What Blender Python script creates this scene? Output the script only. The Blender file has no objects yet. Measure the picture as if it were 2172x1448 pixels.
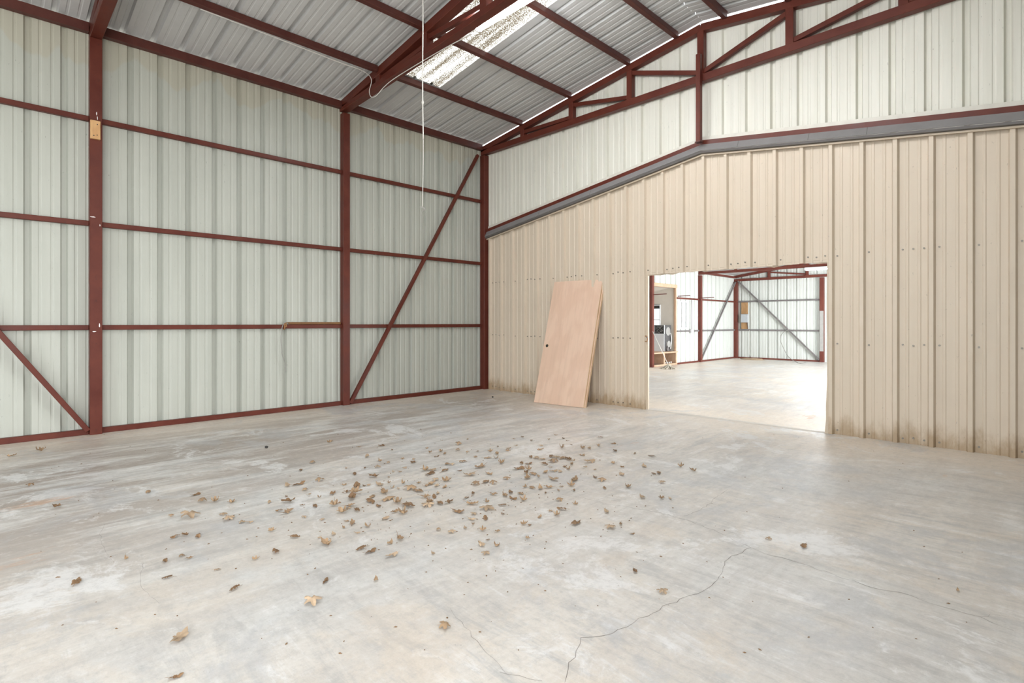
import bpy, bmesh, math, random
import numpy as np
from mathutils import Vector, Matrix, noise as mnoise

# ------------------------------------------------------------------ camera, world, lights, exposure
F_PX, TH, Y0 = 1137.63, 0.79165, 684.12          # focal length in px of the 2172 frame, yaw, horizon row
CAM = Vector((7.7705, -6.9300, 1.27))
scn = bpy.context.scene
COL = scn.collection
cd = bpy.data.cameras.new('camera'); cam = bpy.data.objects.new('camera', cd); COL.objects.link(cam)
cam.location = CAM; cam.rotation_euler = (math.pi / 2, 0, TH)
cd.sensor_width = 36.0; cd.lens = F_PX / 2172 * 36.0
cd.shift_y = -(724 - Y0) / 2172.0; cd.clip_start = 0.05; cd.clip_end = 300
scn.camera = cam

w = bpy.data.worlds.new('sky'); scn.world = w; w.use_nodes = True
bg = w.node_tree.nodes['Background']; bg.inputs[0].default_value = (0.93, 0.965, 1.0, 1); bg.inputs[1].default_value = 4.0

def area(name, loc, rot, sx, sy, power, col=(1, 1, 1)):
    l = bpy.data.lights.new(name, 'AREA'); l.shape = 'RECTANGLE'; l.size = sx; l.size_y = sy; l.energy = power; l.color = col
    o = bpy.data.objects.new(name, l); COL.objects.link(o); o.location = loc; o.rotation_euler = rot
    return o
# daylight standing in the open roll-up doors (side door beside the camera, unseen rear door added for fill, annex side door)
area('daylight_side_door', (8.93, -9.2, 1.9), (0, math.radians(90), 0), 3.6, 5.0, 290, (1.0, 0.985, 0.96))
area('rear_fill_light', (4.44, -12.1, 1.9), (math.radians(90), 0, 0), 4.4, 3.6, 110, (0.96, 0.98, 1.0))
area('daylight_annex_door', (9.2, 6.6, 1.45), (0, math.radians(90), 0), 2.7, 6.4, 1000, (0.97, 0.985, 1.0))

scn.view_settings.view_transform = 'Standard'; scn.view_settings.look = 'None'
scn.view_settings.exposure = 0.04; scn.view_settings.gamma = 1.0; scn.view_settings.use_curve_mapping = False

def ray(u, v):
    t = (u - 1086) / F_PX; s, c = math.sin(TH), math.cos(TH)
    return Vector((-s + t * c, c + t * s, (Y0 - v) / F_PX))
def P(u, v, ax, val):
    r = ray(u, v); return CAM + r * ((val - CAM[ax]) / r[ax])

# ------------------------------------------------------------------ helpers
rnd = random.Random(7)
def tag(o, label=None, cat=None, group=None, kind=None):
    if label: o['label'] = label
    if cat: o['category'] = cat
    if group: o['group'] = group
    if kind: o['kind'] = kind
    return o
def empty(name, loc=(0, 0, 0), **k):
    o = bpy.data.objects.new(name, None); COL.objects.link(o); o.location = loc; o.empty_display_size = .1
    return tag(o, **k)
def link(name, me, mat, parent=None, **k):
    if mat is not None and not me.materials: me.materials.append(mat)
    o = bpy.data.objects.new(name, me); COL.objects.link(o)
    if parent is not None: o.parent = parent; o.matrix_parent_inverse = Matrix.Translation(-parent.location)
    return tag(o, **k)
def mesh(name, verts, faces, smooth=False):
    me = bpy.data.meshes.new(name); me.from_pydata([tuple(v) for v in verts], [], faces); me.validate(); me.update()
    if smooth:
        for p in me.polygons: p.use_smooth = True
    return me
def bm_mesh(bm, name, smooth=False, bevel=0.0):
    if bevel:
        bmesh.ops.bevel(bm, geom=list(bm.edges), offset=bevel, segments=1, affect='EDGES')
    bmesh.ops.recalc_face_normals(bm, faces=bm.faces)
    me = bpy.data.meshes.new(name); bm.to_mesh(me); bm.free()
    if smooth:
        for p in me.polygons: p.use_smooth = True
    return me
def add_box(bm, x0, x1, y0, y1, z0, z1):
    vs = [bm.verts.new((x, y, z)) for x in (x0, x1) for y in (y0, y1) for z in (z0, z1)]
    for f in ((0, 1, 3, 2), (4, 6, 7, 5), (0, 4, 5, 1), (2, 3, 7, 6), (0, 2, 6, 4), (1, 5, 7, 3)):
        bm.faces.new([vs[i] for i in f])
def box(name, x0, x1, y0, y1, z0, z1, mat, parent=None, bevel=.004, **k):
    bm = bmesh.new(); add_box(bm, x0, x1, y0, y1, z0, z1)
    return link(name, bm_mesh(bm, name, bevel=bevel), mat, parent, **k)
def add_bar(bm, a, b, wd, ht, up=(0, 0, 1), ends=(None, None)):
    """rectangular bar a->b; wd across (dir x up), ht along up"""
    a, b = Vector(a), Vector(b); d = (b - a).normalized(); upv = Vector(up)
    sx = d.cross(upv).normalized(); uz = sx.cross(d).normalized()
    vs = []
    for p in (a, b):
        for i, j in ((-1, -1), (1, -1), (1, 1), (-1, 1)):
            vs.append(bm.verts.new(p + sx * (wd / 2 * i) + uz * (ht / 2 * j)))
    for f in ((0, 3, 2, 1), (4, 5, 6, 7), (0, 1, 5, 4), (1, 2, 6, 5), (2, 3, 7, 6), (3, 0, 4, 7)):
        bm.faces.new([vs[i] for i in f])
def bar(name, a, b, wd, ht, mat, parent=None, up=(0, 0, 1), bevel=.004, **k):
    bm = bmesh.new(); add_bar(bm, a, b, wd, ht, up)
    return link(name, bm_mesh(bm, name, bevel=bevel), mat, parent, **k)
def tube_mesh(name, pts, r, n=6, closed=False):
    pts = [Vector(p) for p in pts]; vs, fs = [], []; m = len(pts); prev = None
    for i, p in enumerate(pts):
        d = (pts[(i + 1) % m] - pts[i - 1]) if (closed or 0 < i < m - 1) else (pts[1] - pts[0] if i == 0 else pts[-1] - pts[-2])
        d.normalize()
        if prev is None:
            prev = d.orthogonal().normalized()
        prev = (prev - d * prev.dot(d)).normalized(); q = d.cross(prev)
        rr = r[i] if isinstance(r, (list, tuple)) else r
        for k in range(n):
            a = 2 * math.pi * k / n; vs.append(p + prev * (math.cos(a) * rr) + q * (math.sin(a) * rr))
    for i in range(m if closed else m - 1):
        for k in range(n):
            a, b = i * n + k, i * n + (k + 1) % n; c, d2 = ((i + 1) % m) * n + (k + 1) % n, ((i + 1) % m) * n + k
            fs.append((a, b, c, d2))
    if not closed:
        fs.append(tuple(range(n))[::-1]); fs.append(tuple(range((m - 1) * n, m * n)))
    return mesh(name, vs, fs, True)
def spline(pts, n=8):
    pts = [Vector(p) for p in pts]; out = []
    for i in range(len(pts) - 1):
        p0, p1, p2, p3 = pts[max(i - 1, 0)], pts[i], pts[i + 1], pts[min(i + 2, len(pts) - 1)]
        for k in range(n):
            t = k / n
            out.append(.5 * ((2 * p1) + (p2 - p0) * t + (2 * p0 - 5 * p1 + 4 * p2 - p3) * t * t + (3 * p1 - p0 - 3 * p2 + p3) * t ** 3))
    return out + [pts[-1]]
def cyl(bm, c, axis, r, h, n=16):
    axis = Vector(axis).normalized(); q = axis.to_track_quat('Z', 'Y').to_matrix().to_4x4()
    bmesh.ops.create_cone(bm, cap_ends=True, segments=n, radius1=r, radius2=r, depth=h, matrix=Matrix.Translation(Vector(c)) @ q)

# ------------------------------------------------------------------ materials
class NT:
    def __init__(s, name):
        s.m = bpy.data.materials.new(name); s.m.use_nodes = True; s.t = s.m.node_tree
        s.b = s.t.nodes['Principled BSDF']; s.geo = s.n('ShaderNodeNewGeometry'); s.oi = s.n('ShaderNodeObjectInfo')
        s.pos = s.geo.outputs['Position']
    def n(s, k, **a):
        x = s.t.nodes.new(k)
        for i, v in a.items(): setattr(x, i, v)
        return x
    def put(s, sock, v):
        if isinstance(v, bpy.types.NodeSocket): s.t.links.new(v, sock)
        else: sock.default_value = v
    def mapv(s, scale=(1, 1, 1), rot=(0, 0, 0), loc=(0, 0, 0), vec=None):
        x = s.n('ShaderNodeMapping'); s.put(x.inputs[0], vec or s.pos)
        x.inputs['Scale'].default_value = scale; x.inputs['Rotation'].default_value = rot; x.inputs['Location'].default_value = loc
        return x.outputs[0]
    def noise(s, vec, scale, detail=4, rough=.55, dist=0):
        x = s.n('ShaderNodeTexNoise'); s.put(x.inputs['Vector'], vec); x.inputs['Scale'].default_value = scale
        x.inputs['Detail'].default_value = detail; x.inputs['Roughness'].default_value = rough; x.inputs['Distortion'].default_value = dist
        return x.outputs[0]
    def ramp(s, fac, stops, interp='LINEAR'):
        x = s.n('ShaderNodeValToRGB'); s.put(x.inputs[0], fac); e = x.color_ramp; e.interpolation = interp
        while len(e.elements) < len(stops): e.elements.new(.5)
        for el, (p, c) in zip(e.elements, stops):
            el.position = p; el.color = (c, c, c, 1) if isinstance(c, (int, float)) else (*c, 1)
        return x.outputs[0]
    def mix(s, fac, a, b, mode='MIX'):
        x = s.n('ShaderNodeMix', data_type='RGBA', blend_type=mode)
        s.put(x.inputs[0], fac); s.put(x.inputs[6], a if isinstance(a, bpy.types.NodeSocket) else (*a, 1)); s.put(x.inputs[7], b if isinstance(b, bpy.types.NodeSocket) else (*b, 1))
        return x.outputs[2]
    def math(s, op, a, b=0.0, c=0.0):
        x = s.n('ShaderNodeMath', operation=op); s.put(x.inputs[0], a); s.put(x.inputs[1], b); s.put(x.inputs[2], c); return x.outputs[0]
    def sep(s, vec=None):
        x = s.n('ShaderNodeSeparateXYZ'); s.put(x.inputs[0], vec or s.pos); return x.outputs
    def rng(s, v, a, b, c=0, d=1, smooth=True):
        x = s.n('ShaderNodeMapRange', interpolation_type='SMOOTHSTEP' if smooth else 'LINEAR'); s.put(x.inputs[0], v)
        for i, q in enumerate((a, b, c, d)): x.inputs[i + 1].default_value = q
        return x.outputs[0]
    def out(s, color, rough=.5, bump=None, bs=.1, bd=.01, metal=0.0, spec=.5):
        s.put(s.b.inputs['Base Color'], color if isinstance(color, bpy.types.NodeSocket) else (*color, 1))
        s.put(s.b.inputs['Roughness'], rough); s.b.inputs['Metallic'].default_value = metal; s.b.inputs['Specular IOR Level'].default_value = spec
        if bump is not None:
            x = s.n('ShaderNodeBump'); x.inputs['Strength'].default_value = bs; x.inputs['Distance'].default_value = bd
            s.put(x.inputs['Height'], bump); s.t.links.new(x.outputs[0], s.b.inputs['Normal'])
        return s.m

def m_panel(name, base, dark, stain=None, rough=.42, dirt=None, tint=.05):
    n = NT(name)
    st = n.noise(n.mapv((9, 9, .5)), 1.0, 5, .6)
    c = n.mix(n.ramp(st, [(.38, 0), (.75, .55)]), base, dark)
    blot = n.noise(n.mapv((1, 1, 1)), 1.7, 5, .62)
    c = n.mix(n.ramp(blot, [(.5, 0), (.78, .45)]), c, tuple(x * .87 for x in base))
    sp = n.noise(n.mapv((1, 1, .45)), 42, 3, .6)
    c = n.mix(n.ramp(sp, [(.69, 0), (.74, .5)]), c, tuple(x * .45 for x in dark))
    c = n.mix(n.math('MULTIPLY', n.oi.outputs['Random'], tint * 2), c, tuple(x * .75 for x in base))
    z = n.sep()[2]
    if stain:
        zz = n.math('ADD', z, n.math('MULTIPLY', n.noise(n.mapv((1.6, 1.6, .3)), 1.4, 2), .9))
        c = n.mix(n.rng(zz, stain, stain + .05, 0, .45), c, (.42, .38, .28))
    if dirt:
        zz = n.math('ADD', z, n.math('MULTIPLY', n.noise(n.mapv((5, 5, 2)), 1.6, 5, .7), -.55))
        c = n.mix(n.rng(zz, -.28, -.02, .85, 0), c, dirt)
    fine = n.noise(n.mapv((1, 1, .6)), 14, 4, .6)
    return n.out(c, n.ramp(fine, [(.3, rough - .06), (.7, rough + .14)]), fine, .06, .02)

M = {}
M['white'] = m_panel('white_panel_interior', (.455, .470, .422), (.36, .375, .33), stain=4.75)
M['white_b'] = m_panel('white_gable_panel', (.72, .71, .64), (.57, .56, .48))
M['white_c'] = m_panel('annex_panel', (.66, .69, .66), (.50, .53, .50))
M['tan'] = m_panel('tan_panel', (.62, .53, .425), (.56, .475, .37), dirt=(.34, .24, .14), rough=.40, tint=.03)
M['roof'] = m_panel('galvanised_roof', (.52, .52, .515), (.48, .48, .475), rough=.45)
M['tan_trim'] = m_panel('tan_trim_metal', (.56, .47, .36), (.50, .41, .31))

def m_steel(name, base, hi, rust, rough=.42):
    n = NT(name)
    a = n.noise(n.mapv(), 5, 5, .6)
    c = n.mix(n.ramp(a, [(.35, 0), (.7, 1)]), base, hi)
    b = n.noise(n.mapv((1, 1, .5)), 26, 5, .7)
    c = n.mix(n.ramp(b, [(.62, 0), (.72, .7)]), c, rust)
    s = n.noise(n.mapv((60, 60, 9), (.3, .5, .2)), 1, 3, .7)
    c = n.mix(n.ramp(s, [(.74, 0), (.79, .5)]), c, (.26, .13, .10))
    return n.out(c, n.ramp(a, [(.3, rough - .08), (.7, rough + .12)]), b, .12, .004, spec=.3)
M['steel'] = m_steel('red_oxide_steel', (.092, .019, .012), (.125, .029, .017), (.055, .015, .011))
M['steel_dark'] = m_steel('dark_primer_steel', (.072, .020, .016), (.100, .030, .022), (.05, .018, .016))
M['steel_annex'] = m_steel('annex_steel', (.13, .035, .026), (.17, .05, .034), (.07, .025, .02))
M['galv'] = m_steel('grey_steel', (.16, .15, .15), (.22, .20, .20), (.12, .08, .07))
M['rust'] = m_steel('rusty_wire', (.30, .15, .06), (.36, .19, .08), (.16, .07, .03), .6)

def m_concrete(name, base, warm, grey, white, bright=1.0):
    n = NT(name); x, y, z = n.sep(); B_ = lambda *c: tuple(min(1, q * bright) for q in c)
    big = n.noise(n.mapv(), .55, 8, .68, .4)
    c = n.mix(n.ramp(big, [(.40, 0), (.60, 1)]), base, warm)
    # trowel streaks, running along Y on the left part of the slab and along X on the right part
    sy = n.noise(n.mapv((4.6, .85, 1), (0, 0, .10)), 1.5, 12, .78, .35)
    sx = n.noise(n.mapv((.85, 4.6, 1), (0, 0, -.12), (3, 7, 0)), 1.5, 12, .78, .35)
    side = n.rng(n.math('ADD', x, n.math('MULTIPLY', y, -.35)), 5.0, 9.5, 0, 1)
    st = n.math('ADD', n.math('MULTIPLY', sy, n.math('SUBTRACT', 1.0, side)), n.math('MULTIPLY', sx, side))
    c = n.mix(n.ramp(st, [(.50, 0), (.585, .85)]), c, grey)
    c = n.mix(n.ramp(st, [(.39, .9), (.46, 0)]), c, white)
    # brown traffic dirt towards the left wall
    br = n.noise(n.mapv((2.6, .5, 1), (0, 0, .1), (11, 2, 0)), 1.0, 11, .74, .35)
    left = n.rng(n.math('ADD', x, n.math('MULTIPLY', y, .30)), 3.4, .2, 0, 1)
    bm_ = n.math('MULTIPLY', n.ramp(br, [(.44, 0), (.54, 1)]), n.math('ADD', n.math('MULTIPLY', left, .72), .16))
    c = n.mix(bm_, c, B_(.29, .235, .195))
    # sandy dust blown against the walls, made paler and wider to replace missing light
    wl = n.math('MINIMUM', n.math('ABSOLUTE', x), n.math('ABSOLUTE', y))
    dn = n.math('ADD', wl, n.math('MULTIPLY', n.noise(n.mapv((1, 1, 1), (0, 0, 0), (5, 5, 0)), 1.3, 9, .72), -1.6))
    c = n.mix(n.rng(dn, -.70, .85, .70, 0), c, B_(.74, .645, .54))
    # pale worn patches, bluish cement patches, peach stains
    pp = n.noise(n.mapv((1, 1, 1), (0, 0, 0), (21, 4, 0)), 1.15, 12, .74, .6)
    c = n.mix(n.ramp(pp, [(.555, 0), (.605, .8)]), c, white)
    bl = n.noise(n.mapv((1, 1, 1), (0, 0, 0), (2, 31, 0)), .95, 11, .70, .4)
    c = n.mix(n.ramp(bl, [(.54, 0), (.60, .55)]), c, B_(.43, .435, .445))
    pe = n.noise(n.mapv((1, 1, 1), (0, 0, 0), (41, 13, 0)), 1.3, 10, .70, .4)
    c = n.mix(n.math('MULTIPLY', n.ramp(pe, [(.53, 0), (.61, .6)]), n.math('ADD', n.math('MULTIPLY', side, .65), .14)), c, B_(.62, .53, .43))
    og = n.noise(n.mapv((2.4, .7, 1), (0, 0, .2), (8, 17, 0)), .75, 7, .64)
    c = n.mix(n.ramp(og, [(.66, 0), (.70, .6)]), c, (.55, .31, .17))
    sp = n.noise(n.mapv((1, .6, 1)), 30, 5, .75)
    c = n.mix(n.ramp(sp, [(.67, 0), (.71, .55)]), c, (.22, .19, .16))
    fine = n.noise(n.mapv(), 16, 10, .85)
    c = n.mix(n.ramp(fine, [(.36, .50), (.50, 0)]), c, tuple(q * .62 for q in base))
    c = n.mix(n.ramp(fine, [(.53, 0), (.66, .45)]), c, white)
    sc = n.noise(n.mapv((26, 2.2, 1), (0, 0, .25), (4, 9, 0)), 1.0, 9, .8, .2)
    c = n.mix(n.math('MULTIPLY', n.ramp(sc, [(.55, 0), (.63, .6)]), n.math('ADD', n.math('MULTIPLY', left, .6), .3)), c, tuple(q * .66 for q in base))
    r = n.ramp(pp, [(.42, .44), (.62, .30)])
    return n.out(c, r, n.math('ADD', fine, n.math('MULTIPLY', st, .8)), .16, .012, spec=.42)
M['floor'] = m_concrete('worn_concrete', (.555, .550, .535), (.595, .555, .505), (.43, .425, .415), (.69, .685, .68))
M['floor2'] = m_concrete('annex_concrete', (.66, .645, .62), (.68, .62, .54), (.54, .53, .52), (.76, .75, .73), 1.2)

def m_plain(name, col, rough=.6, metal=0, bump=0, var=.0, bs=30):
    n = NT(name); f = n.noise(n.mapv(), bs, 4, .6)
    c = n.mix(n.ramp(f, [(.35, 0), (.7, var)]), col, tuple(q * .55 for q in col))
    return n.out(c, rough, f, bump, .004, metal)
M['grey_flash'] = m_plain('grey_flashing', (.235, .225, .225), .35, 0, .03, .25, 6)
M['dark_flash'] = m_plain('dark_flashing', (.115, .105, .10), .45, 0, .03, .3, 6)
M['white_trim'] = m_plain('white_trim_metal', (.66, .64, .57), .45, 0, .03, .25, 9)
M['cord'] = m_plain('white_cord', (.70, .68, .64), .6, 0, .2, .3, 60)
M['cable'] = m_plain('grey_cable', (.32, .31, .29), .55, 0, .1, .3, 60)
M['black'] = m_plain('black_plastic', (.025, .024, .023), .5, 0, .1, .3, 40)
M['screw'] = m_plain('screw_steel', (.23, .21, .18), .4, .6, .1, .4, 60)
M['white_enamel'] = m_plain('white_enamel', (.76, .78, .80), .35, 0, .02, .1, 8)
M['dark_metal'] = m_plain('dark_sheet_metal', (.14, .14, .145), .45, .4, .1, .5, 12)
M['light_metal'] = m_plain('light_sheet_metal', (.52, .52, .51), .4, .5, .05, .3, 10)
M['drywall'] = m_plain('beige_drywall', (.74, .69, .62), .8, 0, .05, .12, 4)
M['box_grey'] = m_plain('grey_electric_box', (.46, .49, .52), .45, 0, .03, .2, 14)
M['paint'] = m_plain('white_paint_smear', (.82, .80, .80), .5, 0, .2, .2, 50)
M['mop'] = m_plain('mop_cotton', (.52, .48, .40), .9, 0, .6, .5, 60)
M['ground'] = m_plain('gravel_ground', (.42, .39, .34), .9, 0, .5, .5, 6)
M['crack'] = m_plain('crack_brown', (.17, .15, .13), .9, 0, .3, .4, 30)  # dark brownish colour of the crack strips
M['patch'] = m_plain('pale_mortar_patch', (.66, .62, .56), .6, 0, .15, .2, 18)

def m_wood(name, a, b, scale=(14, 14, 1.2), rough=.5, ring=6.0):
    n = NT(name); tc = n.n('ShaderNodeTexCoord').outputs['Object']
    d = n.noise(n.mapv((1.1, 1.1, .55), vec=tc), 2.3, 3, .5)
    g = n.noise(n.mapv(scale, vec=tc), 2.0, 6, .65, .8)
    rr = n.math('SINE', n.math('MULTIPLY', n.math('ADD', d, n.math('MULTIPLY', g, .06)), ring * 6.28))
    c = n.mix(n.rng(rr, -1, 1, .0, .55), a, b)
    c = n.mix(n.ramp(g, [(.45, 0), (.75, .4)]), c, tuple(q * .8 for q in b))
    return n.out(c, rough, g, .04, .003)
M['ply'] = m_wood('lauan_veneer', (.70, .505, .385), (.63, .43, .315), (9, 9, .8), .42, 4)
M['edge'] = m_wood('raw_door_edge', (.70, .52, .32), (.55, .38, .20))
M['pine'] = m_wood('pine_board', (.62, .37, .17), (.50, .27, .11), (20, 20, 1.5), .6)
M['lumber'] = m_wood('pale_lumber', (.62, .43, .30), (.52, .33, .21), (16, 16, 2), .6)
M['brown_board'] = m_wood('brown_board', (.42, .25, .12), (.33, .18, .08), (20, 20, 1.5), .6)

def m_emit(name, col, s):
    n = NT(name); n.b.inputs['Base Color'].default_value = (.9, .9, .9, 1)
    n.b.inputs['Emission Color'].default_value = (*col, 1); n.b.inputs['Emission Strength'].default_value = s
    return n.m
M['tube'] = m_emit('fluorescent_tube', (.95, .98, 1.0), 165)

def m_skylight():
    n = NT('translucent_fibreglass')
    sp = n.noise(n.mapv((1, 1, 1)), 80, 4, .75)
    band = n.noise(n.mapv((.3, 5.0, .3)), 1.8, 2, .5)
    mask = n.ramp(n.math('ADD', n.math('MULTIPLY', sp, .72), n.math('MULTIPLY', band, .30)), [(.482, 0), (.512, .96)])
    tr = n.n('ShaderNodeBsdfTranslucent'); n.put(tr.inputs[0], n.mix(mask, (.80, .79, .73), (.07, .048, .024)))
    df = n.n('ShaderNodeBsdfDiffuse'); n.put(df.inputs[0], n.mix(mask, (.75, .73, .66), (.16, .12, .07)))
    mx = n.n('ShaderNodeMixShader'); mx.inputs[0].default_value = .25
    n.t.links.new(tr.outputs[0], mx.inputs[1]); n.t.links.new(df.outputs[0], mx.inputs[2])
    n.t.links.new(mx.outputs[0], n.t.nodes['Material Output'].inputs[0])
    return n.m
M['skylight'] = m_skylight()
def m_glass():
    n = NT('window_pane_glass')
    n.b.inputs['Base Color'].default_value = (.95, .97, .97, 1); n.b.inputs['Roughness'].default_value = .02
    n.b.inputs['Transmission Weight'].default_value = 1.0; n.b.inputs['IOR'].default_value = 1.45
    return n.m
M['glass'] = m_glass()
def m_leaf(name, a, b):
    n = NT(name); tc = n.n('ShaderNodeTexCoord').outputs['Object']
    f = n.noise(n.mapv(vec=tc), 45, 4, .6)
    c = n.mix(n.ramp(f, [(.35, 0), (.7, 1)]), a, b)
    c = n.mix(n.math('MULTIPLY', n.oi.outputs['Random'], .75), c, tuple(q * .62 for q in b))
    c = n.mix(n.geo.outputs['Backfacing'], c, tuple(min(1, q * 1.15) for q in a))
    return n.out(c, .65, f, .3, .003)
M['leaf_a'] = m_leaf('dry_leaf_tan', (.40, .275, .165), (.32, .205, .115))
M['leaf_b'] = m_leaf('dry_leaf_brown', (.27, .165, .085), (.19, .105, .05))
M['leaf_c'] = m_leaf('dry_leaf_pale', (.52, .39, .27), (.42, .30, .19))

# ------------------------------------------------------------------ corrugated sheet builder
PITCH = .3048
def sheet(name, parent, mats, O, U, W, N, s0, s1, phase, spans, cuts=(), rib=.040, minor=.005, width=3, first=0, pick=None, lap=.0006):
    """profiled sheet split in panels; spans(mid) -> [(bottom(s), top(s)), ...] heights along W"""
    O, U, W, N = map(Vector, (O, U, W, N)); S, D = [], []
    k0 = int(math.floor((s0 - phase) / PITCH)) - 1; k1 = int(math.ceil((s1 - phase) / PITCH)) + 1
    for k in range(k0, k1 + 1):
        c = phase + k * PITCH
        for ds, dd in ((-.034, 0), (-.0185, rib), (.0185, rib), (.034, 0)): S.append(c + ds); D.append(dd)
        for q in (PITCH / 3, PITCH * 2 / 3):
            for ds, dd in ((-.017, 0), (-.008, minor), (.008, minor), (.017, 0)): S.append(c + q + ds); D.append(dd)
    S, D = np.array(S), np.array(D)
    edges = []
    k = k0 - ((k0 - first) % width)
    while phase + k * PITCH + .034 < s1 + PITCH * width:
        edges.append(phase + k * PITCH + .034); k += width
    res = []
    for i in range(len(edges) - 1):
        a, b = max(edges[i], s0), min(edges[i + 1] + .010, s1)      # each sheet laps the next
        if b - a < .01: continue
        pts = sorted(set([a, b] + [q for q in S if a < q < b] + [q for q in cuts if a < q < b]))
        ds = np.interp(pts, S, D) + lap * (i % 2)
        vs, fs = [], []; idx = {}
        def V(s, d, h):
            key = (round(s, 5), round(h, 5))
            if key not in idx: idx[key] = len(vs); vs.append(O + U * s + N * d + W * h)
            return idx[key]
        for j in range(len(pts) - 1):
            p, q = pts[j], pts[j + 1]
            for bo, to in spans((p + q) / 2):
                if to((p + q) / 2) - bo((p + q) / 2) < .002: continue
                fs.append((V(p, ds[j], bo(p)), V(q, ds[j + 1], bo(q)), V(q, ds[j + 1], to(q)), V(p, ds[j], to(p))))
        if fs:
            mt = mats if not pick else mats[pick((a + b) / 2)]
            res.append(link(name, mesh(name, vs, fs), mt, parent))
    return res
K = lambda v: (lambda s: v)

# ------------------------------------------------------------------ the setting: shell of the main room
RX, SL, ZE, W2 = 4.44, .14, 4.705, 8.88           # ridge X, roof slope, roof plane at X=0, room width
YB = -12.2
roof_z = lambda X: ZE + SL * (RX - abs(X - RX))
fl = mesh('floor', [(0 - .06, YB, 0), (W2 + .1, YB, 0), (W2 + .1, 0.02, 0), (-.06, 0.02, 0)], [(0, 1, 2, 3)])
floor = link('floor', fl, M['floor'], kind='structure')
AX0, AX1, AY1 = -.35, 9.23, 12.40                 # annex
fl2 = mesh('floor', [(AX0 - 2.6, 0.02, 0), (AX1 + .1, 0.02, 0), (AX1 + .1, AY1 + .1, 0), (AX0 - 2.6, AY1 + .1, 0)], [(0, 1, 2, 3)])
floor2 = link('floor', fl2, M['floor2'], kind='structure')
gr = mesh('ground', [(-60, -70, -.06), (70, -70, -.06), (70, 70, -.06), (-60, 70, -.06)], [(0, 1, 2, 3)])
link('ground', gr, M['ground'], kind='structure')

wl = empty('wall_left', kind='structure')
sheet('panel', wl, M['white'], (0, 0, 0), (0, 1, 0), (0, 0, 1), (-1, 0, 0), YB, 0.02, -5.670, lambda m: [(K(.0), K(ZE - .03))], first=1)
wb = empty('wall_back', kind='structure')        # the gable wall facing the camera: white sheets above
spl = lambda X: (3.72 - .152 * (RX - X)) if X < RX else (3.72 - .137 * (X - RX))     # line where the tan wall ends
sheet('panel', wb, M['white_b'], (0, .005, 0), (1, 0, 0), (0, 0, 1), (0, 1, 0), 0.0, W2, 4.716,
      lambda m: [(lambda s: spl(s) - .12, lambda s: roof_z(s) - .030)], cuts=(RX,))
OX0, OX1, OZ = 3.589, 5.925, 1.968
tw = empty('wall_partition', kind='structure')   # tan wall below with the opening
def tan_spans(m):
    top = lambda s: spl(s) - .155
    return [(K(OZ), top)] if OX0 < m < OX1 else [(K(0.0), top)]
sheet('panel', tw, M['tan'], (0, -.004, 0), (1, 0, 0), (0, 0, 1), (0, -1, 0), 0.03, W2, 5.967, tan_spans, cuts=(RX, OX0, OX1), first=1)
# right wall (beside the camera) with an open roll-up door, rear wall with an unseen door added for fill
wr = empty('wall_right', kind='structure')
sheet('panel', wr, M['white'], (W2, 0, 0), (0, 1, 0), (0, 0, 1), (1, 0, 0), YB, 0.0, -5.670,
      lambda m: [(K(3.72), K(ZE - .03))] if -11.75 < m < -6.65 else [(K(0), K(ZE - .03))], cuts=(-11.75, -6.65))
we = empty('wall_rear', kind='structure')
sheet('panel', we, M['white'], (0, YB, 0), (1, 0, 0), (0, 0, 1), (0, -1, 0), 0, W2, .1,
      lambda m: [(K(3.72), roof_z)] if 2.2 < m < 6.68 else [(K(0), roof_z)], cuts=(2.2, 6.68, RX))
# roof: profiled sheets running up the slope, skylight strips of translucent sheet
cl = empty('ceiling', kind='structure')
LS = math.hypot(1, SL); LEN = (RX + .12) * LS
nL = Vector((-SL, 0, 1)).normalized(); nR = Vector((SL, 0, 1)).normalized()
SKY = [(-2.77, -1.845), (-8.87, -7.94)]  # second bay's strips are unseen, added to brighten the room
x2w = lambda X: X * LS
def roof_spans(m):
    for a, b in SKY:
        if a < m < b: return [(K(-.12), K(x2w(1.16)))]
    return [(K(-.12), K(x2w(RX)))]
cuts = tuple(q for ab in SKY for q in ab)
sheet('panel', cl, M['roof'], (0, 0, ZE), (0, 1, 0), (1 / LS, 0, SL / LS), nL, YB, -.035, -5.755, roof_spans, cuts=cuts)
sheet('panel', cl, M['roof'], (W2, 0, ZE), (0, 1, 0), (-1 / LS, 0, SL / LS), nR, YB, -.035, -5.755,
      roof_spans, cuts=cuts)
for i, (a, b) in enumerate(SKY):
    for sd in (0, 1):  # right-slope strips are out of view too, added for light
        oo, uw, nn = ((0, 0, ZE + .008), (1 / LS, 0, SL / LS), nL) if sd == 0 else ((W2, 0, ZE + .008), (-1 / LS, 0, SL / LS), nR)
        sheet('skylight_panel', cl, M['skylight'], oo, (0, 1, 0), uw, nn, a - .004, b - .09, -5.755,
              lambda m: [(K(x2w(1.10)), K(x2w(RX)))], width=60, first=-30, rib=.028, minor=.008)
        sheet('skylight_lap', cl, M['roof'], Vector(oo) - Vector(nn) * .004, (0, 1, 0), uw, nn, b - .10, b + .02, -5.755,
              lambda m: [(K(x2w(1.10)), K(x2w(RX)))], width=60, first=-30, rib=.0, minor=.0)

# base channel along the left wall
for a, b, q in ((YB, -6.068, ''), (-5.952, -2.99, ''), (-2.885, -.122, '')):
    box('baseboard_left', .0, .06, a, b, 0, .062, M['steel_dark'] if 0 else M['steel'], kind='structure')

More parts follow.
